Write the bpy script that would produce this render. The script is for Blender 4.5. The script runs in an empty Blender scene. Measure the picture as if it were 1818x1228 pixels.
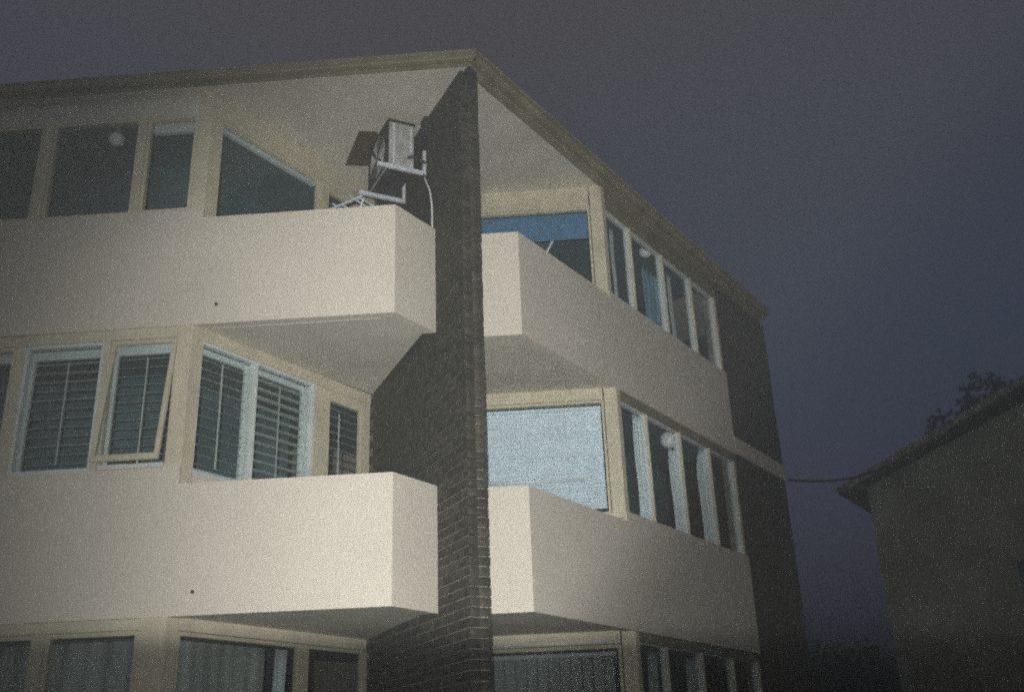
import bpy, bmesh, math, random
from mathutils import Vector, Matrix
random.seed(7)
SC = bpy.context.scene
COL = SC.collection

# ------------------------------------------------------------------ camera
YAW, PITCH, ROLL = 0.0561, 0.3937, -0.0382
CAM = Vector((0.8464, -8.8633, 1.60))
fwd = Vector((-math.sin(YAW)*math.cos(PITCH), math.cos(YAW)*math.cos(PITCH), math.sin(PITCH)))
rt0 = Vector((math.cos(YAW), math.sin(YAW), 0)); up0 = rt0.cross(fwd)
rt = rt0*math.cos(ROLL) + up0*math.sin(ROLL); up = -rt0*math.sin(ROLL) + up0*math.cos(ROLL)
ROT = Matrix((rt, up, -fwd)).transposed()
cd = bpy.data.cameras.new('camera'); cam = bpy.data.objects.new('camera', cd); COL.objects.link(cam)
cd.sensor_width = 36; cd.lens = 36*1828/1818; cd.clip_end = 3000; cd.clip_start = .05
cam.matrix_world = Matrix.Translation(CAM) @ ROT.to_4x4()
SC.camera = cam
cd.dof.use_dof = True; cd.dof.focus_distance = 8.6; cd.dof.aperture_fstop = 2.0

# ------------------------------------------------------------------ night sky
W = bpy.data.worlds.new('World'); SC.world = W; W.use_nodes = True
nt = W.node_tree; nt.nodes.clear()
out = nt.nodes.new('ShaderNodeOutputWorld'); bg = nt.nodes.new('ShaderNodeBackground')
tc = nt.nodes.new('ShaderNodeTexCoord'); sep = nt.nodes.new('ShaderNodeSeparateXYZ'); rp = nt.nodes.new('ShaderNodeValToRGB')
nz = nt.nodes.new('ShaderNodeTexNoise'); nz.inputs['Scale'].default_value = 2.2; nz.inputs['Detail'].default_value = 5
mp = nt.nodes.new('ShaderNodeMath'); mp.operation = 'MULTIPLY_ADD'; mp.inputs[1].default_value = .22
nt.links.new(tc.outputs['Generated'], sep.inputs[0]); nt.links.new(tc.outputs['Generated'], nz.inputs['Vector'])
nt.links.new(nz.outputs[0], mp.inputs[0]); nt.links.new(sep.outputs['Z'], mp.inputs[2]); nt.links.new(mp.outputs[0], rp.inputs[0])
SKY = [(0.0, (.150, .138, .235)), (0.30, (.086, .090, .160)), (0.45, (.046, .059, .104)), (0.62, (.038, .044, .074)), (0.80, (.049, .043, .055)), (1.0, (.053, .046, .052))]
cr = rp.color_ramp
for i, (p, c) in enumerate(SKY):
    e = cr.elements[i] if i < 2 else cr.elements.new(p)
    e.position = p; e.color = (*c, 1)
bg.inputs['Strength'].default_value = .87
nt.links.new(rp.outputs[0], bg.inputs[0]); nt.links.new(bg.outputs[0], out.inputs[0])

# ------------------------------------------------------------------ faint fill sun added to lift the darks, not a real source
sd = bpy.data.lights.new('fill_sun', 'SUN'); so = bpy.data.objects.new('fill_sun', sd); COL.objects.link(so)
sd.energy = .27; sd.angle = math.radians(120); sd.color = (.98, 1.0, .88)
so.rotation_euler = Vector((-.15, 1, -.25)).to_track_quat('-Z', 'Y').to_euler(); so.location = (0, -20, 12)

# ------------------------------------------------------------------ the camera's flash (its beam is a rectangle, cut at the bottom by the lens barrel)
fl = bpy.data.lights.new('camera_flash', 'SPOT'); fo = bpy.data.objects.new('camera_flash', fl); COL.objects.link(fo)
fl.energy = 6950; fl.spot_size = math.radians(110); fl.spot_blend = .3; fl.shadow_soft_size = .025; fl.color = (1.0, .985, .955)
fo.matrix_world = Matrix.Translation(CAM + up*.14 - rt*.03 - fwd*.55) @ ROT.to_4x4()
fl.use_nodes = True; t = fl.node_tree; t.nodes.clear()
lo = t.nodes.new('ShaderNodeOutputLight'); em = t.nodes.new('ShaderNodeEmission'); tcl = t.nodes.new('ShaderNodeTexCoord'); sp = t.nodes.new('ShaderNodeSeparateXYZ')
t.links.new(tcl.outputs['Normal'], sp.inputs[0]); t.links.new(em.outputs[0], lo.inputs[0])
def M(op, a, b=None, c=None, tree=t):
    n = tree.nodes.new('ShaderNodeMath'); n.operation = op
    for i, v in enumerate((a, b, c)):
        if v is None: continue
        if isinstance(v, (int, float)): n.inputs[i].default_value = v
        else: tree.links.new(v, n.inputs[i])
    return n.outputs[0]
def smooth(x, a, b, lo_, hi_):
    n = t.nodes.new('ShaderNodeMapRange'); n.interpolation_type = 'SMOOTHSTEP'; t.links.new(x, n.inputs[0])
    for i, v in enumerate((a, b, lo_, hi_)): n.inputs[i+1].default_value = v
    return n.outputs[0]
az = M('ABSOLUTE', sp.outputs['Z'])
SX, SY = 1, 1
u = M('MULTIPLY', M('DIVIDE', sp.outputs['X'], az), SX); v = M('MULTIPLY', M('DIVIDE', sp.outputs['Y'], az), SY)
gu = M('EXPONENT', M('MULTIPLY', M('POWER', M('ADD', M('DIVIDE', M('MAXIMUM', M('MULTIPLY', M('ADD', u, .055), -1), 0.0), .315), M('DIVIDE', M('MAXIMUM', M('ADD', u, .055), 0.0), .58)), 2.5), -1))
gv = M('EXPONENT', M('MULTIPLY', M('POWER', M('DIVIDE', M('MAXIMUM', M('ADD', v, -.055), 0.0), .255), 2.2), -1))
corner = smooth(M('SUBTRACT', M('MULTIPLY', v, 1.2), u), .37, .66, 1.0, .24)
cut = M('MULTIPLY', corner, M('MULTIPLY', smooth(v, -.298, -.262, .18, 1.0), smooth(M('SUBTRACT', M('MULTIPLY', u, 1.3), v), .285, .44, 1.0, .44)))
t.links.new(M('MULTIPLY', M('MULTIPLY', gu, gv), cut), em.inputs['Strength'])

HAZE_D, HAZE_G = .029, .92
SC.cycles.sample_clamp_direct = 1.0; SC.cycles.sample_clamp_indirect = .8
SC.cycles.use_denoising = False; SC.cycles.caustics_reflective = False; SC.cycles.caustics_refractive = False; SC.cycles.use_adaptive_sampling = True; SC.cycles.adaptive_threshold = 1.0; SC.cycles.adaptive_min_samples = 6; SC.cycles.pixel_filter_type = 'GAUSSIAN'; SC.cycles.filter_width = 2.3
# ------------------------------------------------------------------ exposure
SC.view_settings.view_transform = 'Standard'; SC.view_settings.look = 'None'
SC.view_settings.exposure = 0; SC.view_settings.gamma = 1; SC.view_settings.use_curve_mapping = False
SC.render.film_transparent = False

# ------------------------------------------------------------------ materials
def mat(name, col, rough=.7, var=.12, scale=6, bump=.1, bscale=60, col2=None, spec=.3, rand=0, metal=0, streak=False):
    m = bpy.data.materials.new(name); m.use_nodes = True; n = m.node_tree; b = n.nodes['Principled BSDF']
    b.inputs['Roughness'].default_value = rough; b.inputs['Specular IOR Level'].default_value = spec; b.inputs['Metallic'].default_value = metal
    tx = n.nodes.new('ShaderNodeTexCoord'); ns = n.nodes.new('ShaderNodeTexNoise'); ns.inputs['Scale'].default_value = scale; ns.inputs['Detail'].default_value = 6
    src = tx.outputs['Object']
    if streak:
        mpn = n.nodes.new('ShaderNodeMapping'); mpn.inputs['Scale'].default_value = (1, 1, .12); n.links.new(src, mpn.inputs[0]); n.links.new(mpn.outputs[0], ns.inputs['Vector'])
    else: n.links.new(src, ns.inputs['Vector'])
    r = n.nodes.new('ShaderNodeValToRGB'); c2 = col2 or tuple(c*(1-var*2) for c in col); c1 = tuple(min(1, c*(1+var)) for c in col)
    r.color_ramp.elements[0].position = .32; r.color_ramp.elements[1].position = .68
    r.color_ramp.elements[0].color = (*c2, 1); r.color_ramp.elements[1].color = (*c1, 1)
    n.links.new(ns.outputs[0], r.inputs[0]); o = r.outputs[0]
    if rand:
        oi = n.nodes.new('ShaderNodeObjectInfo'); h = n.nodes.new('ShaderNodeHueSaturation'); mr = n.nodes.new('ShaderNodeMapRange')
        mr.inputs[3].default_value = 1-rand; mr.inputs[4].default_value = 1+rand
        n.links.new(oi.outputs['Random'], mr.inputs[0]); n.links.new(mr.outputs[0], h.inputs['Value']); n.links.new(o, h.inputs['Color']); o = h.outputs[0]
    n.links.new(o, b.inputs['Base Color'])
    if bump:
        nb = n.nodes.new('ShaderNodeTexNoise'); nb.inputs['Scale'].default_value = bscale; nb.inputs['Detail'].default_value = 4; n.links.new(tx.outputs['Object'], nb.inputs['Vector'])
        bp = n.nodes.new('ShaderNodeBump'); bp.inputs['Strength'].default_value = bump; bp.inputs['Distance'].default_value = .01
        n.links.new(nb.outputs[0], bp.inputs['Height']); n.links.new(bp.outputs[0], b.inputs['Normal'])
    return m
def glass(name, tint, refl=.06):
    m = bpy.data.materials.new(name); m.use_nodes = True; n = m.node_tree; n.nodes.clear()
    o = n.nodes.new('ShaderNodeOutputMaterial'); mx = n.nodes.new('ShaderNodeMixShader'); tr = n.nodes.new('ShaderNodeBsdfTransparent'); gl = n.nodes.new('ShaderNodeBsdfGlossy')
    fr = n.nodes.new('ShaderNodeFresnel'); fr.inputs[0].default_value = 1.5; tr.inputs[0].default_value = (*tint, 1); gl.inputs['Roughness'].default_value = .03
    ge = n.nodes.new('ShaderNodeNewGeometry'); mm = n.nodes.new('ShaderNodeMath'); mm.operation = 'MULTIPLY'; m1 = n.nodes.new('ShaderNodeMath'); m1.operation = 'SUBTRACT'; m1.inputs[0].default_value = 1.0
    n.links.new(ge.outputs['Backfacing'], m1.inputs[1]); n.links.new(m1.outputs[0], mm.inputs[0]); n.links.new(fr.outputs[0], mm.inputs[1]); n.links.new(mm.outputs[0], mx.inputs[0]); n.links.new(tr.outputs[0], mx.inputs[1]); n.links.new(gl.outputs[0], mx.inputs[2]); n.links.new(mx.outputs[0], o.inputs[0])
    return m
MT = dict(
    render=mat('painted_render', (.64, .595, .505), .85, .025, 1.1, .25, 90),
    soffit=mat('soffit_paint', (.60, .575, .49), .85, .06, 2.5, .2, 70),
    frame=mat('cream_frame_paint', (.59, .545, .41), .5, .06, 5, .08, 40),
    white=mat('white_shutter_paint', (.63, .685, .675), .5, .05, 5, .05, 40),
    louvre=mat('louvre_paint', (.50, .55, .51), .5, .06, 8, .05, 40, rand=.15),
    brick=mat('dark_brick', (.048, .044, .034), .9, .3, 14, .6, 90, rand=.38),
    mortar=mat('mortar', (.32, .29, .235), .95, .25, 9, .5, 120),
    gutter=mat('gutter_paint', (.215, .19, .12), .6, .15, 3, .1, 30),
    roof=mat('roof_metal', (.12, .11, .10), .6, .2, 3, .1, 20),
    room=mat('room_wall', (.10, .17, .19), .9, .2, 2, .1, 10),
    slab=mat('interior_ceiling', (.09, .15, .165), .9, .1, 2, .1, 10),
    glass=glass('window_glass', (.955, .975, .975)),
    blind=mat('blind_slat', (.76, .87, .95), .45, .05, 5, .03, 40, spec=.5),
    bluefab=mat('blue_fabric', (.10, .24, .43), .8, .12, 9, .2, 200),
    dimblue=mat('dim_blue_curtain', (.20, .36, .46), .9, .2, 5, .2, 60, streak=True),
    curtain=mat('pale_curtain', (.80, .89, .94), .9, .12, 5, .2, 60, streak=True),
    greycurt=mat('grey_curtain', (.50, .55, .53), .9, .15, 4, .2, 60, streak=True),
    opal=mat('opal_glass', (.90, .91, .90), .25, .03, 4, 0, spec=.5),
    steel=mat('galvanised_bracket', (.62, .66, .70), .4, .1, 12, .05, 60, spec=.5),
    casing=mat('air_conditioner_casing', (.40, .41, .385), .55, .14, 9, .08, 50),
    dark=mat('dark_grille', (.035, .037, .037), .7, .2, 10, .1, 60),
    bead=mat('glint_white', (.90, .92, .95), .25, .02, 6, 0, spec=.9),  # bright white colour stands in for the glint of reflected flash
    chrome=mat('door_handle_metal', (.2, .18, .15), .35, .1, 12, 0, metal=1.0),
    brown=mat('brown_board', (.10, .07, .035), .8, .2, 6, .2, 40),
    hole=mat('drain_hole_dark', (.05, .045, .04), .9, .2, 20, .1),
    asphalt=mat('asphalt', (.05, .05, .05), .95, .2, 30, .4, 200),
    grass=mat('ground_grass', (.045, .06, .03), .95, .35, 3, .5, 60),
    paving=mat('concrete_paving', (.24, .23, .21), .95, .15, 4, .3, 80),
    house=mat('house_render', (.29, .30, .25), .9, .15, 1.5, .3, 40),
    tiles=mat('roof_tiles', (.24, .24, .19), .9, .3, 8, .6, 18),
    leaf=mat('leaves', (.055, .075, .035), .8, .4, 1.2, 0),
    bark=mat('bark', (.09, .07, .05), .95, .3, 9, .6, 30),
    cable=mat('cable_rubber', (.02, .02, .02), .8, .2, 10, 0),
)

# ------------------------------------------------------------------ mesh helpers
class MB:
    def __init__(s): s.v = []; s.f = []
    def add(s, vs, fs):
        k = len(s.v); s.v += [Vector(x) for x in vs]; s.f += [tuple(i+k for i in f) for f in fs]; return s
    def hexa(s, c): return s.add(c, [(0,1,2,3), (7,6,5,4), (0,4,5,1), (1,5,6,2), (2,6,7,3), (3,7,4,0)])
    def box(s, fr, s0, s1, n0, n1, z0, z1):
        return s.hexa([fr(a, n, z) for z in (z0, z1) for a, n in ((s0,n0), (s1,n0), (s1,n1), (s0,n1))])
    def prism(s, poly, z0, z1):
        n = len(poly); vs = [(p[0], p[1], z0) for p in poly] + [(p[0], p[1], z1) for p in poly]
        return s.add(vs, [tuple(range(n))[::-1], tuple(range(n, 2*n))] + [(i, (i+1) % n, n+(i+1) % n, n+i) for i in range(n)])
    def tube(s, path, r, k=10):
        path = [Vector(p) for p in path]; rings = []
        for i, p in enumerate(path):
            d = (path[min(i+1, len(path)-1)] - path[max(i-1, 0)]).normalized()
            a = d.orthogonal().normalized() if abs(d.z) > .95 else d.cross(Vector((0,0,1))).normalized(); b = d.cross(a)
            rr = r[i] if isinstance(r, (list, tuple)) else r
            rings.append([p + (a*math.cos(2*math.pi*j/k) + b*math.sin(2*math.pi*j/k))*rr for j in range(k)])
        vs = [q for g in rings for q in g]; n = len(path)
        fs = [(i*k+j, i*k+(j+1) % k, (i+1)*k+(j+1) % k, (i+1)*k+j) for i in range(n-1) for j in range(k)]
        return s.add(vs, fs + [tuple(range(k))[::-1], tuple((n-1)*k+j for j in range(k))])
    def sphere(s, c, r, k=20, m=12, sq=1):
        c = Vector(c); vs = [c + Vector((0,0,-r*sq))]
        for i in range(1, m):
            a = math.pi*i/m - math.pi/2
            vs += [c + Vector((r*math.cos(a)*math.cos(2*math.pi*j/k), r*math.cos(a)*math.sin(2*math.pi*j/k), r*sq*math.sin(a))) for j in range(k)]
        vs.append(c + Vector((0,0,r*sq))); L = len(vs)-1
        fs = [(0, 1+(j+1) % k, 1+j) for j in range(k)]
        for i in range(m-2): fs += [(1+i*k+j, 1+i*k+(j+1) % k, 1+(i+1)*k+(j+1) % k, 1+(i+1)*k+j) for j in range(k)]
        return s.add(vs, fs + [(L, 1+(m-2)*k+j, 1+(m-2)*k+(j+1) % k) for j in range(k)])
    def mesh(s, name, m, off=Vector(), bevel=0, smooth=False):
        me = bpy.data.meshes.new(name); me.from_pydata([x-off for x in s.v], [], s.f)
        b = bmesh.new(); b.from_mesh(me); bmesh.ops.recalc_face_normals(b, faces=b.faces)
        if bevel:
            bmesh.ops.remove_doubles(b, verts=b.verts, dist=1e-5)
            es = [e for e in b.edges if len(e.link_faces) == 2 and e.calc_face_angle(0) > .4]
            bmesh.ops.bevel(b, geom=es, offset=bevel, segments=2, affect='EDGES', profile=.5)
        if smooth:
            for f in b.faces: f.smooth = True
        b.to_mesh(me); b.free(); me.materials.append(MT[m]); return me
    def build(s, name, m, parent=None, bevel=0, smooth=False, loc=None):
        off = Vector(loc) if loc is not None else (origin(parent) if parent else Vector())
        o = bpy.data.objects.new(name, s.mesh(name, m, off, bevel, smooth)); COL.objects.link(o)
        if parent: o.parent = parent; o.location = off - origin(parent)
        else: o.location = off
        o['wo'] = list(off) if False else 0; del o['wo']; ORG[o.name] = off.copy()
        return o
ORG = {}
def origin(o): return ORG[o.name]
def thing(name, label, cat, loc=(0,0,0), group=None):
    o = bpy.data.objects.new(name, None); COL.objects.link(o); o.location = loc; ORG[o.name] = Vector(loc); o.empty_display_size = .2
    return tag(o, label, cat, group)
def tag(o, label=None, cat=None, group=None, kind=None):
    for k, x in (('label', label), ('category', cat), ('group', group), ('kind', kind)):
        if x: o[k] = x
    return o
def piece(name, me, parent, loc, R=None):
    o = bpy.data.objects.new(name, me); COL.objects.link(o); o.parent = parent; o.location = Vector(loc) - origin(parent); ORG[o.name] = Vector(loc)
    if R is not None: o.rotation_euler = R.to_euler()
    return o
class Frame:                      # a vertical plane: s runs along D, n outward along N
    def __init__(f, P, D, N): f.P, f.D, f.N = Vector(P), Vector(D), Vector(N)
    def __call__(f, s, n, z): q = f.P + f.D*s + f.N*n; return Vector((q.x, q.y, z))
    def rot(f, sgn=1): d, n = f.D.to_3d()*sgn, f.N.to_3d()*sgn; return Matrix((d, n, d.cross(n))).transposed()

h3 = math.sqrt(3)/2
A, B = Vector((-1, 0)), Vector((.5, h3)); NA, NB = Vector((0, -1)), Vector((h3, -.5)); O = Vector((0, 0))
F2 = Vector((-.5, h3)); NL = Vector((-h3, -.5))
P1, P2 = A*2.72, B*2.825
FA, FB = Frame(O, A, NA), Frame(O, B, NB)
FBN, FAN = Frame(P1, B, NB), Frame(P2, A, NA)
FIN = Frame(O, F2, NL)
S = [2.96, 5.71, 8.44]            # soffits of the three storeys
PT = [4.138, 6.89]                # tops of the balcony parapets
SILL = [1.56, 4.30, 6.99]; HEAD = [2.86, 5.60, 8.17]
AEND, BWIN, BEND = 13.0, 6.37, 8.42

# ------------------------------------------------------------------ ground
g = MB().add([(-600,-600,0), (600,-600,0), (600,600,0), (-600,600,0)], [(0,1,2,3)]).build('ground', 'grass'); tag(g, kind='structure')
g = MB().box(lambda s, n, z: Vector((s, n, z)), -60, 60, -17, -10.6, -.2, .004).build('road', 'asphalt'); tag(g, kind='structure')
g = MB().box(lambda s, n, z: Vector((s, n, z)), -60, 60, -10.6, -7.2, -.2, .12).build('pavement', 'paving', bevel=.01); tag(g, kind='structure')

# ------------------------------------------------------------------ the apartment building
BD = thing('apartment_building', 'three storey corner block of flats with cream balcony parapets and dark brick fin wall', 'building')
Lc, Lr = .762, .66; Rc, Rr = .833, .60
PL, PR = A*Lc, B*Rc
def lerp_fin(P, D):               # point where a line from P along D meets the fin's centre line
    # solve P + D*a = F2*b
    det = D.x*(-F2.y) + F2.x*D.y
    a = (-P.x*(-F2.y) + (-F2.x)*P.y)/det if False else None
    M_ = Matrix(((D.x, -F2.x), (D.y, -F2.y))); ab = M_.inverted() @ (-P); return P + D*ab[0], ab[0]
LQ, la = lerp_fin(PL, B); RQ, ra = lerp_fin(PR, A); WL, wl = lerp_fin(P1, B); WR, wr = lerp_fin(P2, A)
HT = .10                          # half thickness of the fin
T = .11
for k in range(2):
    z0, z1 = S[k], PT[k]
    # left balcony: front leg along A, return along B to the fin
    iPL = PL - NA*T - NB*T*0; # inner corner
    def off2(P, a, b):           # point offset inward by a from plane A and by b from plane B (local oblique coordinates)
        return P - NA*0 + (-NA)*a + (A)*((b - a*(NA.dot(NB)))/h3 if False else 0)
    # inner corner of the L: intersection of line A offset T inward and line B offset T inward
    ic = PL + (A + B).normalized()*T/math.sin(math.radians(60))
    eB = HT/math.sin(math.radians(60)) + .004
    Lq = LQ - B*eB; Lqi = Lq + A*T/h3
    poly = [P1, PL, Lq, Lqi, ic, P1 - NA*T + A*0]
    m = MB().prism([(p.x, p.y) for p in poly], z0, z1); p_ = m.build('balcony_parapet', 'render', BD)
    d = MB().tube([FA(2.51, -.02, z0+.2), FA(2.51, .012, z0+.2)], .016, 12).build('drain_hole', 'hole', p_)
    icr = PR + (A + B).normalized()*T/math.sin(math.radians(60))
    Rq = RQ - A*eB; Rqi = Rq + B*T/h3
    poly = [P2, P2 - NB*T, icr, Rqi, Rq, PR]
    MB().prism([(p.x, p.y) for p in poly], z0, z1).build('balcony_parapet', 'render', BD)
    # balcony slabs, their undersides set 15 mm up from the parapets' lower edge, with a drip bead
    e2 = .002
    MB().prism([(p.x, p.y) for p in (P1 - NA*(T+e2), ic + (A+B).normalized()*e2*1.16, Lqi + A*e2, WL - B*eB)], z0+.015, z0+.20).build('balcony_slab', 'soffit', BD)
    MB().prism([(p.x, p.y) for p in (P2 - NB*(T+e2), WR - A*eB, Rqi + B*e2, icr + (A+B).normalized()*e2*1.16)], z0+.015, z0+.20).build('balcony_slab', 'soffit', BD)
    MB().box(FA, Lc+.16, 2.70, -.150, -.135, z0+.004, z0+.0149).build('drip_bead', 'soffit', BD)
    # spandrel walls
    MB().box(FA, 2.72, AEND, -.16, 0, z0, SILL[k+1]).build('spandrel_wall', 'render', BD)
    MB().box(FB, 2.825, BWIN, -.16, 0, z0, SILL[k+1]-(.05 if k == 0 else .04)).build('spandrel_wall', 'render', BD)
# ground floor dwarf walls
MB().box(FA, 2.72, AEND, -.16, 0, 0, SILL[0]).build('dwarf_wall', 'render', BD)
MB().box(FB, 2.825, BWIN, -.16, 0, 0, SILL[0]).build('dwarf_wall', 'render', BD)
MB().box(FBN, .17, wl-.13, -.16, -.02, 0, .9).build('dwarf_wall', 'render', BD)
MB().box(FAN, .17, wr-.13, -.16, -.02, 0, SILL[0]).build('dwarf_wall', 'render', BD)
MB().prism([(p.x, p.y) for p in (P1, PL, O - Vector((0, .02)), PR, P2, WR, WL)], .01, .06).build('patio', 'paving', BD)

# inside: dark rooms behind the glass, floor slabs, end walls
D_IN = 1.25
inA, inB = A*AEND, B*BWIN
apex = F2*6.2
for k in range(3):
    zf = 0.02 if k == 0 else S[k-1]; zc = S[k]
    q = .18
    MB().box(FA, 2.72+.6, AEND, -D_IN-.1, -D_IN, zf+.21, zc).build('room_wall', 'room', BD)
    MB().box(FBN, .92, wl-.2, -D_IN-.1, -D_IN, zf+.21, zc).build('room_wall', 'room', BD)
    MB().box(FAN, .92, wr-.2, -D_IN-.1, -D_IN, zf+.21, zc).build('room_wall', 'room', BD)
    MB().box(FB, 2.825+.6, BWIN+.3, -D_IN-.1, -D_IN, zf+.21, zc).build('room_wall', 'room', BD)
for k in range(3):
    z0 = S[k] - (.12 if k == 2 else 0)
    MB().prism([(-AEND, .17), (P1 - NA*.17 + A*.14)[:], (P1 + B*.12 - NB*.19)[:], (WL - NB*.19)[:], (WL + F2*2)[:], (-AEND, 4.5)], z0+.02, z0+(.19 if k < 2 else .11)).build('floor_slab' if k < 2 else 'ceiling', 'slab', BD)
    e_ = B*BWIN - NB*.17
    MB().prism([(P2 - NB*.17 + B*.14)[:], e_[:], (e_ - NB*3.5)[:], (WR + F2*2)[:], (WR - NA*.19)[:], (P2 + A*.12 - NA*.19)[:]], z0+.02, z0+(.19 if k < 2 else .11)).build('floor_slab' if k < 2 else 'ceiling', 'slab', BD)

# roof: soffit board, body, gutter round both sides
OV = .07
RC = (NA+NB).normalized()*OV/math.cos(math.radians(30))
bk = B*8.22 - NB*6; lf = A*(AEND+.3)
roofpoly = [(lf + NA*OV)[:], (RC + A*.05)[:], (RC + B*.05)[:], (B*8.22 + NB*OV)[:], bk[:], (F2*8)[:], (-AEND-.3, 7)]
MB().prism(roofpoly, S[2], S[2]+.055).build('roof_soffit', 'soffit', BD)
r = MB(); top = [(-4.5, 4.2, 9.25), (-.3, 5.0, 9.25)]
ring = [Vector((p[0], p[1], S[2]+.057)) for p in roofpoly]; ring2 = [Vector((p.x, p.y, 0)) for p in ring]
cen = Vector((-3.2, 4.4, 9.3)); rr_ = [x.lerp(cen, .06) for x in ring]
MB().add([(p.x, p.y, S[2]+.057) for p in rr_] + [cen], [tuple(range(7))[::-1]] + [(i, (i+1) % 7, 7) for i in range(7)]).build('roof', 'roof', BD)
def gutter(fr, s0, s1):
    prof = [(-.03, -.012), (.045, -.03), (.085, -.022), (.10, .0), (.10, .085), (.115, .095), (.115, .105), (.0, .105), (-.03, .06)]
    m = MB(); n = len(prof); vs = []
    for s in (s0, s1):
        vs += [fr(s, OV-.01+a, S[2]+.072+b*.75) for a, b in prof]
    return m.add(vs, [tuple(range(n)), tuple(range(2*n-1, n-1, -1))] + [(i, (i+1) % n, n+(i+1) % n, n+i) for i in range(n)])
gutter(FA, -.075, AEND+.3).build('gutter', 'gutter', BD, bevel=.003)
gutter(FB, -.055, 8.24).build('gutter', 'gutter', BD, bevel=.003)
MB().box(FA, -.04, AEND+.2, OV+.001, OV+.013, S[2]+.004, S[2]+.10).build('fascia_board', 'gutter', BD)
MB().box(FB, -.055, 8.22, OV+.001, OV+.013, S[2]-.014, S[2]+.10).build('fascia_board', 'gutter', BD)
MB().box(FB, .06, 8.2, -.03, OV-.012, S[2]-.014, S[2]-.002).build('eaves_lining', 'gutter', BD)
MB().box(FB, 2.93, BWIN+.02, -.16, -.031, HEAD[2], S[2]-.002).build('eaves_board', 'gutter', BD)
MB().box(FA, 2.864, AEND, -.16, -.03, HEAD[2], S[2]-.002).build('eaves_board', 'soffit', BD)
oc = (NA+NB).normalized()*(OV+.10)/math.cos(math.radians(30)); ic2 = (NA+NB).normalized()*(OV-.05)/math.cos(math.radians(30))
pa, pb = FA(-.074, OV+.10, 0).to_2d(), FB(-.054, OV+.10, 0).to_2d(); qa, qb = FA(-.074, OV-.05, 0).to_2d(), FB(-.054, OV-.05, 0).to_2d()
arc = [(pa.lerp(oc, t_).lerp(oc.lerp(pb, t_), t_)).lerp(oc, .25) for t_ in (.15, .32, .5, .68, .85)]
MB().prism([(p.x, p.y) for p in [qa, pa] + arc + [pb, qb]], S[2]+.052, S[2]+.151).build('gutter_corner', 'gutter', BD, bevel=.004)
MB().add([Vector((x, y, S[2]-h_)) for h_ in (.012, .001) for x, y in ((-1.36, .93), (-1.15, .96), (-1.34, 1.66), (-1.67, 1.60))], [(3,2,1,0), (4,5,6,7), (0,1,5,4), (1,2,6,5), (2,3,7,6), (3,0,4,7)]).build('soffit_panel', 'brown', BD)
cc = RC*.98
MB().prism([(cc.x-.075, cc.y+.02), (cc.x-.01, cc.y-.012), (cc.x+.045, cc.y+.075), (cc.x+.0, cc.y+.16), (cc.x-.09, cc.y+.12)], S[2]-.16, S[2]+.03).build('rain_head', 'dark', BD, bevel=.006)
MB().box(FB, 1.75, 2.45, -.05, -.034, S[2]-.02, S[2]-.002).build('soffit_clip', 'steel', BD)

# far brick wall at the end of the B side, brick by brick in one mesh
fw = MB().box(FB, BWIN+.01, BEND-.006, -.24, -.036, 0, S[2]-.004).build('brick_wall', 'mortar', BD)
m = MB(); z = 0; c = 0
while z < S[2]-.09:
    s = BWIN+.012 - (.12 if c % 2 else 0)
    while s < BEND:
        a0, a1 = max(s, BWIN+.012), min(s+.230, BEND)
        if a1-a0 > .03: m.box(FB, a0, a1, -.10, -.026+random.uniform(-.003, .003), z+.005, z+.081)
        s += .24
    z += .086; c += 1
tag(m.build('brick', 'brick', fw), kind='stuff')
MB().box(FB, BWIN+.02, BEND+.012, -.08, .0, S[1]+.02, S[1]+.27).build('slab_band', 'render', BD, bevel=.004)
MB().box(Frame(B*BEND, -NB, B), .25, 6.2, -.2, -.01, 0, S[2]-.004).build('end_wall', 'brick', BD)
MB().box(Frame(Vector((-AEND, 0)), Vector((0, 1)), A), .0, 6.8, -.2, -.0, 0, S[2]-.004).build('end_wall', 'render', BD)
b0, b1 = B*BEND - NB*6.2, Vector((-AEND, 6.8))
dd = (b1-b0).normalized(); MB().box(Frame(b0, dd, Vector((dd.y, -dd.x))), 0, (b1-b0).length, -.1, .1, 0, S[2]-.004).build('back_wall', 'render', BD)

# ------------------------------------------------------------------ the brick fin
CO = .086
fin = MB().box(FIN, .045, 2.78, -HT+.012, HT-.010, 0, S[2]-.003).build('party_wall', 'mortar', BD)
br_full = MB().hexa([(x, y, z) for z in (-.038, .038) for x, y in ((-.115, -.045), (.115, -.045), (.115, .045), (-.115, .045))]).mesh('brick', 'brick', bevel=.003)
br_half = MB().hexa([(x, y, z) for z in (-.038, .038) for x, y in ((-.055, -.045), (.055, -.045), (.055, .045), (-.055, .045))]).mesh('brick_half', 'brick', bevel=.003)
br_end = MB().hexa([(x, y, z) for z in (-.038, .038) for x, y in ((-.055, -.058), (.055, -.058), (.055, .058), (-.055, .058))]).mesh('brick_end', 'brick', bevel=.003)
cands = []
def hidden(p):                    # behind one of the left parapets, or out of the picture, as seen from the camera
    d = p - CAM; x, y, zz = d.dot(rt), d.dot(up), d.dot(fwd)
    if abs(x/zz) > .5 or abs(y/zz) > .34: return True
    t_ = -CAM.y/d.y
    if t_ < 1:
        q = CAM + d*t_
        if q.x < -Lc and (S[0] < q.z < PT[0] or S[1] < q.z < PT[1]): return True
    nb = NB.to_3d(); t_ = nb.dot(PL.to_3d()-CAM)/nb.dot(d)
    if 0 < t_ < .999:
        q = CAM + d*t_; a = (q.to_2d()-PL).dot(B)
        if 0 < a < Lr and (S[0] < q.z < PT[0] or S[1] < q.z < PT[1]): return True
    return False
z = 0; c = 0
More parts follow.
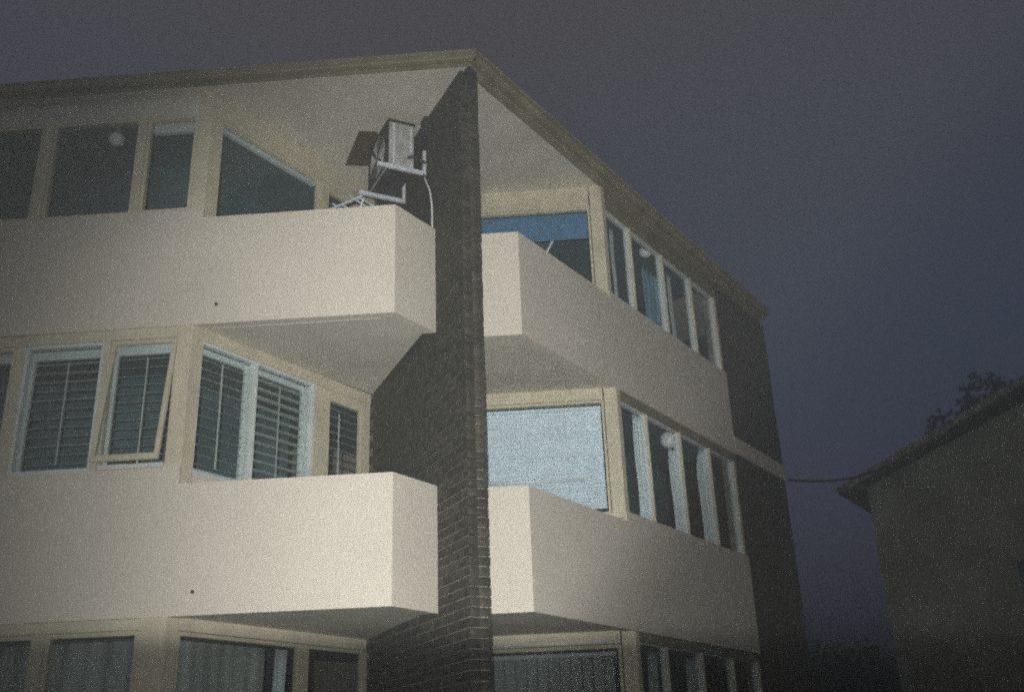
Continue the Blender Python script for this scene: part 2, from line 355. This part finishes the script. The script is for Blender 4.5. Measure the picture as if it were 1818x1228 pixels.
while z + CO < S[2]:
    zc = z + .043; s = 0.0
    lays = [(.055, br_half, .055)] if c % 2 else []
    s = .12 if c % 2 else 0
    for (mid, me, hl) in lays: cands.append((mid, HT-.045, zc, me, hl, .045))
    while s < 2.62:
        cands.append((s+.115, HT-.045, zc, br_full, .115, .045)); s += .24
    cands.append((.080, -HT+.045, zc, br_end, .055, .058))
    s = .15
    while s < 2.62:
        cands.append((s+.115, -HT+.030, zc, None, .115, .045)); s += .24
    z += CO; c += 1
near = []
for q in cands:
    if q[3] is None or hidden(FIN(q[0], q[1], q[2])): near.append((1e9, q))
    else: near.append(((FIN(q[0], q[1], q[2])-CAM).length + (0 if q[3] is not br_end else -.6), q))
near.sort(key=lambda t_: t_[0])
rest = MB(); Rf = FIN.rot()
for i, (dist, (s, n, z, me, hl, hn)) in enumerate(near):
    jn = random.uniform(-.003, .003); js = random.uniform(-.002, .002)
    if i < 300 and dist < 1e8:
        R = Rf @ Matrix.Rotation(math.radians(random.uniform(-.6, .6)) + (math.radians(-7) if me is br_end else 0), 3, 'Z')
        piece('brick', me, fin, FIN(s+js, n+jn, z), R)
    else:
        rest.box(FIN, s-hl+js, s+hl+js, n-hn+jn, n+hn+jn, z-.038, z+.038)
tag(rest.build('brick', 'brick', fin), kind='stuff')

# ------------------------------------------------------------------ posts, beams, sills
for k in range(3):
    zf = [.06, S[0]+.20, S[1]+.20][k]; zc = S[k]-.002 if k == 2 else S[k]+.013
    n1 = -.012
    c1 = P1 + (A+B).normalized()*.014
    poly = [c1, c1 + B*.135, c1 + B*.135 - NB*.12, c1 + A*(.235 if k == 0 else .14) - NA*.12, c1 + A*(.235 if k == 0 else .14)]
    zp = zf if k == 0 else SILL[k]-.16
    MB().prism([(p.x, p.y) for p in poly], zp, zc).build('corner_post', 'frame', BD, bevel=.004)
    c2 = P2 + (A+B).normalized()*.014
    poly = [c2, c2 + B*.09, c2 + B*.09 - NB*.12, c2 + A*.15 - NA*.12, c2 + A*.15]
    MB().prism([(p.x, p.y) for p in poly], zp, zc).build('corner_post', 'frame', BD, bevel=.004)
    # head beams in the two balcony recesses
    hb = HEAD[k]+.0
    MB().box(FBN, .155, wl-.12, -.13, -.018, hb, zc).build('head_beam', 'frame', BD, bevel=.004)
    MB().box(FAN, .17, wr-.12, -.13, -.018, HEAD[k]-.02, zc).build('head_beam', 'frame', BD, bevel=.004)
    if k < 2:
        MB().box(FA, 2.87, AEND, -.13, -.02, HEAD[k]+.002, S[k]-.001).build('head_beam', 'frame', BD, bevel=.003)
        MB().box(FB, 2.93, BWIN, -.13, -.02, HEAD[k]+.002, S[k]-.001).build('head_beam', 'gutter', BD, bevel=.003)
    if k:
        MB().box(FAN, .0, .62, -.12, .03, SILL[k]-.13, SILL[k]-.07).build('window_sill', 'frame', BD, bevel=.004)
        MB().box(FAN, .17, wr-.12, -.13, -.02, S[k-1]+.2, SILL[k]-.135).build('recess_wall', 'render', BD)
        MB().box(FBN, .155, 1.70, -.13, -.02, S[k-1]+.2, SILL[k]-.03).build('recess_wall', 'render', BD)

# ------------------------------------------------------------------ windows
LOUV = {}
def louvre_mesh(L, ch=.088, th=.011):
    key = round(L, 3)
    if key not in LOUV:
        prof = [(ch/2*math.cos(a), th/2*math.sin(a)) for a in [i*math.pi/5 for i in range(10)]]
        n = len(prof); vs = [(x, a, b) for x in (-L/2, L/2) for a, b in prof]
        LOUV[key] = MB().add(vs, [tuple(range(n))[::-1], tuple(range(n, 2*n))] + [(i, (i+1) % n, n+(i+1) % n, n+i) for i in range(n)]).mesh('louvre', 'louvre')
    return LOUV[key]
def ring_(m, fr, s0, s1, n0, n1, z0, z1, l, r_, b, t_):
    m.box(fr, s0, s0+l, n0, n1, z0, z1); m.box(fr, s1-r_, s1, n0, n1, z0, z1)
    if b: m.box(fr, s0+l, s1-r_, n0+.001, n1-.001, z0, z0+b)
    if t_: m.box(fr, s0+l, s1-r_, n0+.001, n1-.001, z1-t_, z1)
    return m
def window(fr, s0, s1, z0, z1, bar=.04, name='window', shutter=None, tilt=19, hinge=0, toprail=0, mat_='frame', stile=(.05, .05, .07, .09), depth=-.03, spacing=.089):
    w = ring_(MB(), fr, s0, s1, depth-.07, depth, z0, z1, bar, bar, bar, bar).build(name, mat_, BD, bevel=.003)
    a0, a1, b0, b1 = s0+bar, s1-bar, z0+bar, z1-bar
    if hinge:                     # an awning sash, hung at its head and pushed open at the foot
        piv = fr(0, depth-.02, b1+.01); ax = fr.D.to_3d()
        sg = 1 if fr.D.cross(fr.N) > 0 else -1
        Rm = Matrix.Rotation(math.radians(hinge)*sg, 3, ax)
        def fr2(s, n, z): q = fr(s, n, z) - fr(0, depth-.02, b1+.01); return piv + Rm @ q
        sa = MB(); ring_(sa, fr2, a0-.012, a1+.012, depth-.03, depth+.008, b0, b1+.01, .045, .045, .055, .045)
        sa.build('sash', mat_, w, bevel=.003)
        MB().box(fr2, a0+.032, a1-.032, depth-.017, depth-.012, b0+.05, b1-.03).build('pane', 'glass', w)
        MB().box(fr, s0+.02, s1-.02, depth-.055, depth+.03, z0+.0, z0+.045).build('inner_sill', 'white', w, bevel=.003)
        MB().box(fr, (a0+a1)/2-.01, (a0+a1)/2+.03, depth-.01, depth+.05, z0+.045, z0+.10).build('catch', 'dark', w, bevel=.003)
    else:
        MB().box(fr, a0+.001, a1-.001, depth-.046, depth-.040, b0+.001, b1-.001).build('pane', 'glass', w)
    if toprail:
        MB().box(fr, a0+.002, a1-.002, depth-.12, depth-.065, b1-toprail, b1-.002).build('blind_box', 'white', w, bevel=.004)
    if shutter:
        l, r_, b, t_ = stile; n0, n1 = depth-.125, depth-.085
        ring_(MB(), fr, a0-.02, a1+.02, n0, n1, b0-.02, b1+.0, l, r_, b, t_).build('shutter_frame', 'white', w, bevel=.003)
        x0, x1 = a0-.02+l+.002, a1+.02-r_-.002; y0, y1 = b0-.02+b, b1-t_
        n = int((y1-y0)/spacing); sp_ = (y1-y0)/n; me = louvre_mesh(x1-x0); nm = (n0+n1)/2
        sg = 1 if fr.D.cross(fr.N) > 0 else -1
        Rb = fr.rot()
        # local axes: x along D, y along N (outward), z up or down; tilt lowers the outer edge
        zl = (Rb @ Vector((0, 0, 1))).z
        for i in range(n):
            tl = math.radians(tilt + random.uniform(-1.5, 1.5))
            piece('louvre', me, w, fr((x0+x1)/2, nm, y0+sp_*(i+.5)), Rb @ Matrix.Rotation(-tl*zl, 3, 'X'))
        xr = x0 + (x1-x0)*.48
        MB().box(fr, xr-.006, xr+.006, n1+.022, n1+.034, y0+.03, y1-.05).build('tilt_rod', 'louvre', w)
    return w
# second storey, left wing
window(FA, 2.866, 3.523, 4.305, 5.60, shutter=1, hinge=8.5, bar=.02, stile=(.02, .045, .03, .10), spacing=.085)
MB().box(FA, 3.525, 3.583, -.10, -.015, 4.302, 5.60).build('mullion', 'frame', BD, bevel=.004)
window(FA, 3.585, 4.372, 4.305, 5.60, shutter=1, tilt=8, stile=(.02, .05, .05, .09), spacing=.085, bar=.035, mat_='white')
MB().box(FA, 4.372, 4.458, -.10, -.015, 4.302, 5.60).build('mullion', 'frame', BD, bevel=.004)
s = 4.46
while s < 9:
    window(FA, s, s+.78, 4.305, 5.60, toprail=.10); MB().box(FA, s+.782, s+.868, -.10, -.015, 4.302, 5.60).build('mullion', 'frame', BD); s += .87
window(FBN, .137, .853, 4.275, 5.598, bar=.03, shutter=1, tilt=17, stile=(.02, .05, .07, .06), mat_='white')
window(FBN, .855, 1.70, 4.275, 5.598, bar=.03, shutter=1, tilt=1, stile=(.05, .09, .07, .06), mat_='white')
def door(fr, s0, s1, z0, z1, l, r_, t_, shutter=0, rail=.25):
    w = ring_(MB(), fr, s0, s1, -.09, -.03, z0, z1, l, r_, rail, t_).build('balcony_door', 'frame', BD, bevel=.003)
    MB().box(fr, s0+l, s1-r_, -.064, -.058, z0+rail, z1-t_).build('pane', 'glass', w)
    MB().tube([fr(s0+l*.5, -.032, z0+1.33), fr(s0+l*.5, .02, z0+1.33), fr(s0+l*.5+.09, .025, z0+1.33)], .011, 8).build('handle', 'chrome', w)
    if shutter:
        x0, x1 = s0+l+.004, s1-r_-.004; me = louvre_mesh(x1-x0); Rb = fr.rot(); zl = (Rb @ Vector((0,0,1))).z
        y = z0+rail+.05
        while y < z1-t_-.04:
            piece('louvre', me, w, fr((x0+x1)/2, -.125, y), Rb @ Matrix.Rotation(-math.radians(17)*zl, 3, 'X')); y += .089
        MB().box(fr, (x0+x1)/2-.07, (x0+x1)/2-.058, -.075, -.066, z0+rail+.1, z1-t_-.1).build('tilt_rod', 'white', w)
    return w
door(FBN, 1.705, 2.60, S[0]+.21, 5.598, .24, .15, .12, shutter=1)
# top storey, left wing
window(FA, 2.875, 3.42, 7.0, 8.168, toprail=.12)
MB().box(FA, 3.422, 3.488, -.10, -.015, 6.992, 8.168).build('mullion', 'frame', BD, bevel=.004)
window(FA, 3.49, 4.44, 7.0, 8.168, bar=.035)
MB().box(FA, 4.442, 4.538, -.10, -.015, 6.992, 8.168).build('mullion', 'frame', BD, bevel=.004)
s = 4.54
while s < 9:
    window(FA, s, s+.9, 7.0, 8.168); MB().box(FA, s+.902, s+.988, -.10, -.015, 6.992, 8.168).build('mullion', 'frame', BD); s += .99
window(FBN, .155, 1.66, 6.97, 8.165, bar=.03, toprail=.05)
door(FBN, 1.665, 2.60, S[1]+.21, 8.165, .14, .10, .10)
# ground storey, left wing
s = 2.96
while s < 9:
    window(FA, s, s+.83, 1.56, 2.86); MB().box(FA, s+.832, s+.918, -.10, -.015, 1.56, 2.86).build('mullion', 'frame', BD); s += .92
window(FBN, .155, 1.66, .905, 2.855, bar=.035)
door(FBN, 1.665, 2.62, .065, 2.855, .10, .07, .035)
# right wing, recess windows
window(FAN, .165, 2.72, SILL[0]+.002, HEAD[0]-.025, bar=.04)
window(FAN, .165, 2.72, SILL[1]-.068, HEAD[1]-.025, bar=.028)
window(FAN, .165, 2.72, SILL[2]-.068, HEAD[2]+.05-.075, bar=.028)
# right wing, B side
BW = [(2.93, 3.605), (3.637, 4.548), (4.582, 5.468), (5.502, 6.30)]
BM = [(3.607, 3.635), (4.550, 4.580), (5.470, 5.500), (6.302, 6.365)]
for k in range(3):
    zb = SILL[k] - (.05 if k == 1 else .04 if k == 2 else 0) + .003
    for a, b in BW: window(FB, a, b, zb, HEAD[k], bar=.022, depth=-.05, mat_='white')
    for a, b in BM: MB().box(FB, a, b, -.10, -.030, zb, HEAD[k]).build('mullion', 'frame', BD, bevel=.004)

# ------------------------------------------------------------------ blinds, curtains and lamps behind the glass
b_ = thing('venetian_blind', 'closed pale blue venetian blind filling the big window right of the brick fin', 'blind', FAN(1.4, -.16, 4.32))
MB().box(FAN, .20, 2.66, -.175, -.135, 5.50, 5.54).build('head_rail', 'blind', b_)
m = MB(); z = 4.33
while z < 5.48:
    a_ = random.uniform(.020, .023); w_ = .034
    m.hexa([FAN(.205, -.170, z), FAN(2.655, -.170, z), FAN(2.655, -.170+a_, z+w_), FAN(.205, -.170+a_, z+w_),
            FAN(.205, -.1715, z+.0015), FAN(2.655, -.1715, z+.0015), FAN(2.655, -.1715+a_, z+w_+.0015), FAN(.205, -.1715+a_, z+w_+.0015)])
    z += .042
tag(m.build('slats', 'blind', b_), kind='stuff')
m = MB()
for a in (.62, 1.15, 1.75, 2.3): m.box(FAN, a-.002, a+.002, -.1475, -.1455, 4.33, 5.5)
m.build('ladder_cord', 'greycurt', b_)
Q = FAN(1.19, -.118, 4.668); dq = Vector((math.cos(.052), math.sin(.052), 0))*-1
MB().tube([Q - dq*.0 + dq*(-.75), Q + dq*.62], .019, 14).build('glint_bar', 'bead', b_, smooth=True)  # bar added across the blind to carry the flash glint
b_ = thing('roller_blind', 'blue roller blind pulled half way down in the top right window', 'blind', FAN(1.4, -.16, 7.78))
MB().box(FAN, .20, 2.66, -.160, -.156, 7.775, 8.13).build('fabric', 'bluefab', b_)
MB().tube([FAN(.20, -.15, 7.775), FAN(2.66, -.15, 7.775)], .012, 10).build('bottom_bar', 'bluefab', b_)
def stick(): return MB().tube([FAN(.83, -.17, 7.42), FAN(.64, -.17, 7.79)], .016, 8)  # pale rod added to imitate a streak of reflected light
tag(stick().build('reflection', 'curtain', loc=FAN(.83, -.17, 7.42)), 'pale rod standing in for a light reflection in the glass under the blue blind', 'reflection')
def curtain(fr, s0, s1, z0, z1, n, m_, label, group, amp=.016, pitch=.07, taper=0, cat='curtain'):
    k = max(8, int((s1-s0)/pitch*10)); rows = 10; vs = []
    for th in (0, -.004):
        for j in range(rows+1):
            y = z0 + (z1-z0)*j/rows; sh = taper*max(0, (j/rows-.72)/.28)**2
            for i in range(k+1):
                f = i/k; s = s0 + sh*(1-f)*(s1-s0) + (s1-s0)*f*(1) - sh*0; s = s0 + (s1-s0)*(f + sh*(1-f))
                vs.append(fr(s, n + th + amp*math.sin(2*math.pi*f*(s1-s0)/pitch + .5*math.sin(j*.7)), y))
    W_ = k+1; N_ = W_*(rows+1); fs = []
    for o_ in (0, N_):
        fs += [(o_+j*W_+i, o_+j*W_+i+1, o_+(j+1)*W_+i+1, o_+(j+1)*W_+i) for j in range(rows) for i in range(k)]
    edge = [i for i in range(W_)] + [j*W_+k for j in range(1, rows+1)] + [rows*W_+i for i in range(k-1, -1, -1)] + [j*W_ for j in range(rows-1, 0, -1)]
    fs += [(edge[i], edge[(i+1) % len(edge)], N_+edge[(i+1) % len(edge)], N_+edge[i]) for i in range(len(edge))]
    o = MB().add(vs, fs).build('curtain', m_, smooth=True, loc=fr((s0+s1)/2, n, z0))
    return tag(o, label, cat, group)
GR = 'pale curtains gathered beside the window posts'
curtain(FB, 3.42, 3.60, 4.27, 5.57, -.13, 'curtain', 'pale gathered curtain left of the opal globe on the middle storey, nearest the corner post', GR)
curtain(FB, 4.36, 4.545, 4.27, 5.36, -.13, 'curtain', 'pale gathered curtain hanging just under the opal globe on the middle storey', GR)
curtain(FB, 5.22, 5.465, 4.27, 5.57, -.13, 'curtain', 'pale gathered curtain with a rounded top, third from the corner post on the middle storey', GR, taper=.5)
curtain(FB, 3.35, 3.43, 6.97, 8.12, -.20, 'greycurt', 'narrow grey curtain edge beside the first thin post of the top storey', GR)
o_ = curtain(FB, 4.08, 4.545, 6.97, 7.84, -.13, 'dimblue', 'dim blue curtain drawn below the globe on the top storey', GR, amp=.016, pitch=.13)
curtain(FB, 5.02, 5.16, 6.97, 8.12, -.20, 'greycurt', 'narrow grey curtain beside the third thin post of the top storey', GR)
curtain(FB, 3.38, 3.60, 1.58, 2.80, -.17, 'greycurt', 'grey curtain in the dim ground floor window, nearest the corner post', GR)
curtain(FB, 4.36, 4.60, 1.58, 2.80, -.17, 'greycurt', 'grey curtain in the dim ground floor window beside the globe', GR)
curtain(FBN, .20, 1.30, .95, 2.80, -.15, 'greycurt', 'wide grey net curtain in the ground floor window under the left balcony', None, amp=.007, pitch=.16)
curtain(FBN, 1.42, 1.58, .95, 2.80, -.15, 'curtain', 'narrow pale curtain fold at the edge of the net curtain under the left balcony', None, amp=.03, pitch=.08)
curtain(FA, 2.99, 5.6, 1.6, 2.80, -.22, 'greycurt', 'long grey net curtain behind the ground floor windows at the far left', None, amp=.02, pitch=.2)
v_ = thing('vertical_blind', 'grey vertical blind in the ground floor window right of the brick fin', 'blind', FAN(1.4, -.17, 1.62))
MB().box(FAN, .22, 2.64, -.19, -.15, 2.735, 2.775).build('head_rail', 'steel', v_)
vb = MB(); n = 0; x = .24
sl = MB().hexa([(-.062, -.0012, -.55), (.062, -.0012, -.55), (.062, .0012, -.55), (-.062, .0012, -.55), (-.062, -.0012, .55), (.062, -.0012, .55), (.062, .0012, .55), (-.062, .0012, .55)]).mesh('slat', 'greycurt')
while x < 2.6:
    piece('slat', sl, v_, FAN(x+.06, -.17, 2.185), FAN.rot() @ Matrix.Rotation(math.radians(30+random.uniform(-5, 5)), 3, 'Z')); x += .118
Q = FAN(.80, -.005, 2.862); dq = Vector((-math.cos(.022), -math.sin(.022), 0))
tag(MB().tube([Q - dq*.62, Q + dq*.72], .011, 12).build('glint_bead', 'bead', BD, smooth=True))  # bead added and turned a little to catch the flash as a glint
tag(MB().tube([FAN(.80, -.02, 2.80) - dq*.1, FAN(.80, -.02, 2.80) + dq*.5], .006, 10).build('glint_bead', 'bead', BD, smooth=True))  # thinner bead, also added for the glint
def globe(fr, s, n, z, zc, label, r=.10):
    t_ = thing('globe_lamp', label, 'lamp', fr(s, n, zc), 'opal globe lamps hanging inside the windows')
    MB().sphere(fr(s, n, z), r, 24, 14).build('globe', 'opal', t_, smooth=True)
    MB().tube([fr(s, n, z+r*.9), fr(s, n, zc-.03)], .008, 8).build('stem', 'steel', t_)
    MB().tube([fr(s, n, zc-.03), fr(s, n, zc)], [.05, .05], 16).build('ceiling_rose', 'white', t_)
globe(FB, 4.60, -.215, 5.54, S[1]+.015, 'bright white globe lamp inside the middle storey window row right of the blind', .115)
globe(FB, 4.385, -.195, 8.195, S[2]-.10, 'small white globe lamp at the top storey window row under the sloping gutter', .088)
globe(FB, 4.68, -.21, 2.69, S[0]+.015, 'barely visible globe lamp in the dim ground floor window row')
globe(FA, 3.84, -.22, 8.06, S[2]-.10, 'dim white globe lamp in the top left window', .085)

# ------------------------------------------------------------------ air conditioner on the fin
AZ = 7.70
ac = thing('air_conditioner', 'weathered air conditioner condenser on white bracket arms fixed to the brick fin', 'air conditioner', FIN(1.35, HT, AZ))
s0, s1, n0, n1, z0, z1 = .99, 1.70, HT+.13, HT+.42, AZ+.055, AZ+.62
MB().box(FIN, s0, s1, n0, n1, z0, z1).build('casing', 'casing', ac, bevel=.012)
MB().box(FIN, s0+.02, s1-.02, n1+.001, n1+.008, z0+.03, z1-.03).build('front_panel', 'dark', ac, bevel=.002)
m = MB()
for i in range(9):
    rr = .03+.026*i
    pth = [FIN((s0+s1)/2 + rr*math.cos(a), n1+.014, (z0+z1)/2 + rr*math.sin(a)) for a in [j*math.pi/12 for j in range(25)]]
    m.tube(pth, .0035, 5)
m.build('fan_guard', 'casing', ac)
m = MB()
for i in range(4):
    a = i*math.pi/2+.3
    m.tube([FIN((s0+s1)/2+.02*math.cos(a), n1+.010, (z0+z1)/2+.02*math.sin(a)), FIN((s0+s1)/2+.21*math.cos(a+.5), n1+.012, (z0+z1)/2+.21*math.sin(a+.5))], [.01, .03], 6)
m.build('fan', 'dark', ac)
MB().box(FIN, s0-.012, s0-.001, n0+.03, n0+.05, z0+.02, z1-.03).build('side_rib', 'steel', ac)
MB().box(FIN, s0-.014, s0-.001, n1-.06, n1-.035, z0+.02, z1-.03).build('side_rib', 'steel', ac)
MB().box(FIN, s0-.03, s0-.001, n0+.02, n0+.16, z0+.06, z0+.2).build('valve_cover', 'casing', ac, bevel=.008)
MB().box(FIN, s0+.004, s1-.004, n0+.004, n1-.004, z0-.012, z0-.001).build('base_pan', 'dark', ac)
MB().box(FIN, s0-.02, s1+.02, n0-.01, n1+.02, z1+.001, z1+.016).build('lid', 'dark', ac, bevel=.003)
for sb in (.975, 1.62):
    m = MB().box(FIN, sb-.02, sb+.02, HT+.001, HT+.56, AZ-.0, AZ+.045); m.build('bracket_arm', 'steel', ac, bevel=.004)
    MB().box(FIN, sb-.02, sb+.02, HT+.001, HT+.035, AZ+.047, AZ+.31).build('bracket_upright', 'steel', ac, bevel=.004)
MB().tube([FIN(s0-.01, n0+.08, z0+.12), FIN(s0-.09, n0+.06, z0+.10), FIN(s0-.1, HT+.04, z0+.05)], .018, 8).build('pipe', 'dark', ac)
hz = [FIN(.96, HT+.03, AZ+.0), FIN(.90, HT+.025, AZ-.12), FIN(.80, HT+.02, AZ-.3), FIN(.76, HT+.015, AZ-.5), FIN(.755, HT+.015, AZ-.8), FIN(.75, HT+.015, AZ-1.0)]
MB().tube(hz, .011, 8).build('drain_hose', 'white', ac, smooth=True)
jb = thing('junction_box', 'small dark box fixed high on the brick fin behind the air conditioner', 'box', FIN(1.0, HT+.06, 8.2))
MB().box(FIN, .80, .93, HT+.001, HT+.075, 8.12, 8.36).build('body', 'dark', jb, bevel=.008)
MB().box(FIN, .82, .91, HT+.0755, HT+.085, 8.14, 8.34).build('cover', 'dark', jb, bevel=.004)

# ------------------------------------------------------------------ drying rack on the top balcony
dr = thing('drying_rack', 'white folding clothes rack standing behind the top left balcony parapet', 'clothes rack', (-1.25, .72, S[1]+.2))
cx, cy, zt = -1.10, .74, 7.09
def rk(a, b, z): q = Vector((cx, cy)) + B*a + NB*b; return Vector((q.x, q.y, z))
for i, b in enumerate((-.24, -.12, 0, .12, .24)):
    MB().tube([rk(-.55, b, zt + (.05 if i % 2 else 0)), rk(.55, b, zt + (.05 if i % 2 else 0))], .011, 8).build('rail', 'steel', dr)
for a in (-.55, .55): MB().tube([rk(a, -.28, zt-.002), rk(a, .28, zt-.002)], .013, 8).build('end_bar', 'steel', dr)
for a in (-.5, .5):
    for sg in (-1, 1): MB().tube([rk(a, .26*sg, zt), rk(a, -.3*sg, S[1]+.212)], .012, 8).build('leg', 'steel', dr)

# ------------------------------------------------------------------ neighbouring house
def ppt(px, py, dist):            # a point in the world seen in that direction at a horizontal distance
    d = fwd + rt*(px-909)/1828 + up*(614-py)/1828; d = d/d.to_2d().length; return CAM + d*dist
hs = thing('neighbour_house', 'unlit pitched roof house standing behind the flats at the right', 'house', (*ppt(1540, 900, 20).to_2d(), 0))
c0 = ppt(1545, 900, 20).to_2d(); eave = ppt(1512, 868, 19.6)
vw = (c0 - CAM.to_2d()).normalized(); al = Vector((vw.y, -vw.x)); al = (al*math.cos(.25) - vw*math.sin(.25)).normalized()
HF = Frame(c0, al, Vector((al.y, -al.x))); EH = eave.z; HW = 9.0; pitch = math.tan(math.radians(21.5)); RH = EH + (HW/2+.35)*pitch
def gable(fr, n): return [fr(0, n, 0), fr(HW, n, 0), fr(HW, n, EH+.1), fr(HW/2, n, RH-.25), fr(0, n, EH+.1)]
MB().add(gable(HF, 0) + gable(HF, -9), [(0,1,2,3,4), (9,8,7,6,5)] + [(i, (i+1) % 5, 5+(i+1) % 5, 5+i) for i in range(5)]).build('wall', 'house', hs)
for sg in (0, 1):
    a0, a1 = (-.35, HW/2) if not sg else (HW+.35, HW/2)
    MB().hexa([HF(a0, .35, EH), HF(a1, .35, RH), HF(a1, -9.3, RH), HF(a0, -9.3, EH), HF(a0, .35, EH+.14), HF(a1, .35, RH+.14), HF(a1, -9.3, RH+.14), HF(a0, -9.3, EH+.14)]).build('roof', 'tiles', hs)
MB().box(HF, -.47, -.352, -9.3, .35, EH+.0, EH+.11).build('gutter', 'roof', hs)
w_ = ring_(MB(), HF, 2.2, 3.6, .002, .06, 3.4, 4.7, .06, .06, .06, .06).build('window', 'house', hs)
MB().box(HF, 2.261, 3.539, .004, .012, 3.461, 4.639).build('pane', 'room', w_)

# ------------------------------------------------------------------ trees
def tree(base, H, R, label, n=1500, group=None, cat='tree', lean=0):
    t_ = thing('tree', label, cat, base, group); b3 = Vector(base); tr_ = MB()
    tr_.tube([b3 + Vector((lean*f, 0, H*.62*f)) for f in (0, .3, .6, 1)], [R*.07, R*.055, R*.04, R*.02], 8)
    for i in range(6):
        a = i*1.05+random.random(); zz = H*(.32+.05*i); st = b3 + Vector((lean*zz/H, 0, zz))
        tr_.tube([st, st + Vector((math.cos(a)*R*.35, math.sin(a)*R*.35, H*.14)), st + Vector((math.cos(a)*R*.65, math.sin(a)*R*.65, H*.22))], [R*.03, R*.02, R*.008], 6)
    tr_.build('trunk', 'bark', t_)
    m = MB(); cl = []
    for i in range(26):
        a = random.uniform(0, 6.283); e = random.uniform(-.5, 1); rr = R*random.uniform(.35, .85)
        cl.append((b3 + Vector((math.cos(a)*rr*math.sqrt(max(.1, 1-e*e*.8)), math.sin(a)*rr*math.sqrt(max(.1, 1-e*e*.8)), H*.66 + e*H*.30)), R*random.uniform(.22, .42)))
    for i in range(n):
        c_, r_ = random.choice(cl); d = Vector((random.gauss(0, 1), random.gauss(0, 1), random.gauss(0, .8))).normalized()*r_*random.uniform(.5, 1.05)
        p = c_ + d; sz = random.uniform(.10, .24); a = Vector((random.gauss(0, 1), random.gauss(0, 1), random.gauss(0, 1))).normalized(); b = a.orthogonal().normalized()
        q = a.cross(b)
        m.add([p-b*sz, p+q*sz*.5, p+b*sz, p-q*sz*.5+a*sz*.2], [(0, 1, 2), (0, 2, 3)])
    tag(m.build('crown', 'leaf', t_), kind='stuff')
    return t_
q = ppt(1745, 740, 33); tree((q.x, q.y, 0), 12.2, 2.0, 'tall dark tree rising above the neighbouring roof at the right edge', 2600)
GT = 'dark trees behind the gap'
for px, h_, rr_, dst, lb in ((1420, 6.6, 2.2, 36, 'low dark tree nearest the end of the flats, seen in the gap'), (1490, 6.3, 2.4, 38, 'low dark tree in the middle of the gap beside the neighbouring house'), (1560, 6.5, 2.3, 37, 'low dark tree half hidden by the corner of the neighbouring house')):
    q = ppt(px, 1085, dst); tree((q.x, q.y, 0), q.z*.76, rr_, lb, 1500, GT)

# ------------------------------------------------------------------ overhead cable from the flats to the house
a_, b_ = FB(BEND-.02, .0, 6.05), ppt(1640, 785, 20.5)
a_ = ppt(1400, 852, 17.6)
pth = [a_.lerp(b_, i/14) - Vector((0, 0, .28*math.sin(math.pi*i/14))) for i in range(15)]
tag(MB().tube(pth, .022, 6).build('overhead_cable', 'cable', loc=a_), 'thin dark cable sagging from the flats to the neighbouring roof', 'cable')

# ------------------------------------------------------------------ scattering air added round the place as a veil over the darks
hm = bpy.data.materials.new('veil_haze'); hm.use_nodes = True; n = hm.node_tree; n.nodes.clear()
ho = n.nodes.new('ShaderNodeOutputMaterial'); pv = n.nodes.new('ShaderNodeVolumePrincipled')
pv.inputs['Color'].default_value = (.93, .985, .965, 1); pv.inputs['Density'].default_value = HAZE_D; pv.inputs['Anisotropy'].default_value = HAZE_G
n.links.new(pv.outputs[0], ho.inputs['Volume'])
hb = MB().box(lambda s, n, z: Vector((s, n, z)), -620, 620, -620, 620, -1.2, 15.5)
MT['veil_haze'] = hm
tag(hb.build('veil_haze', 'veil_haze'), kind='stuff')
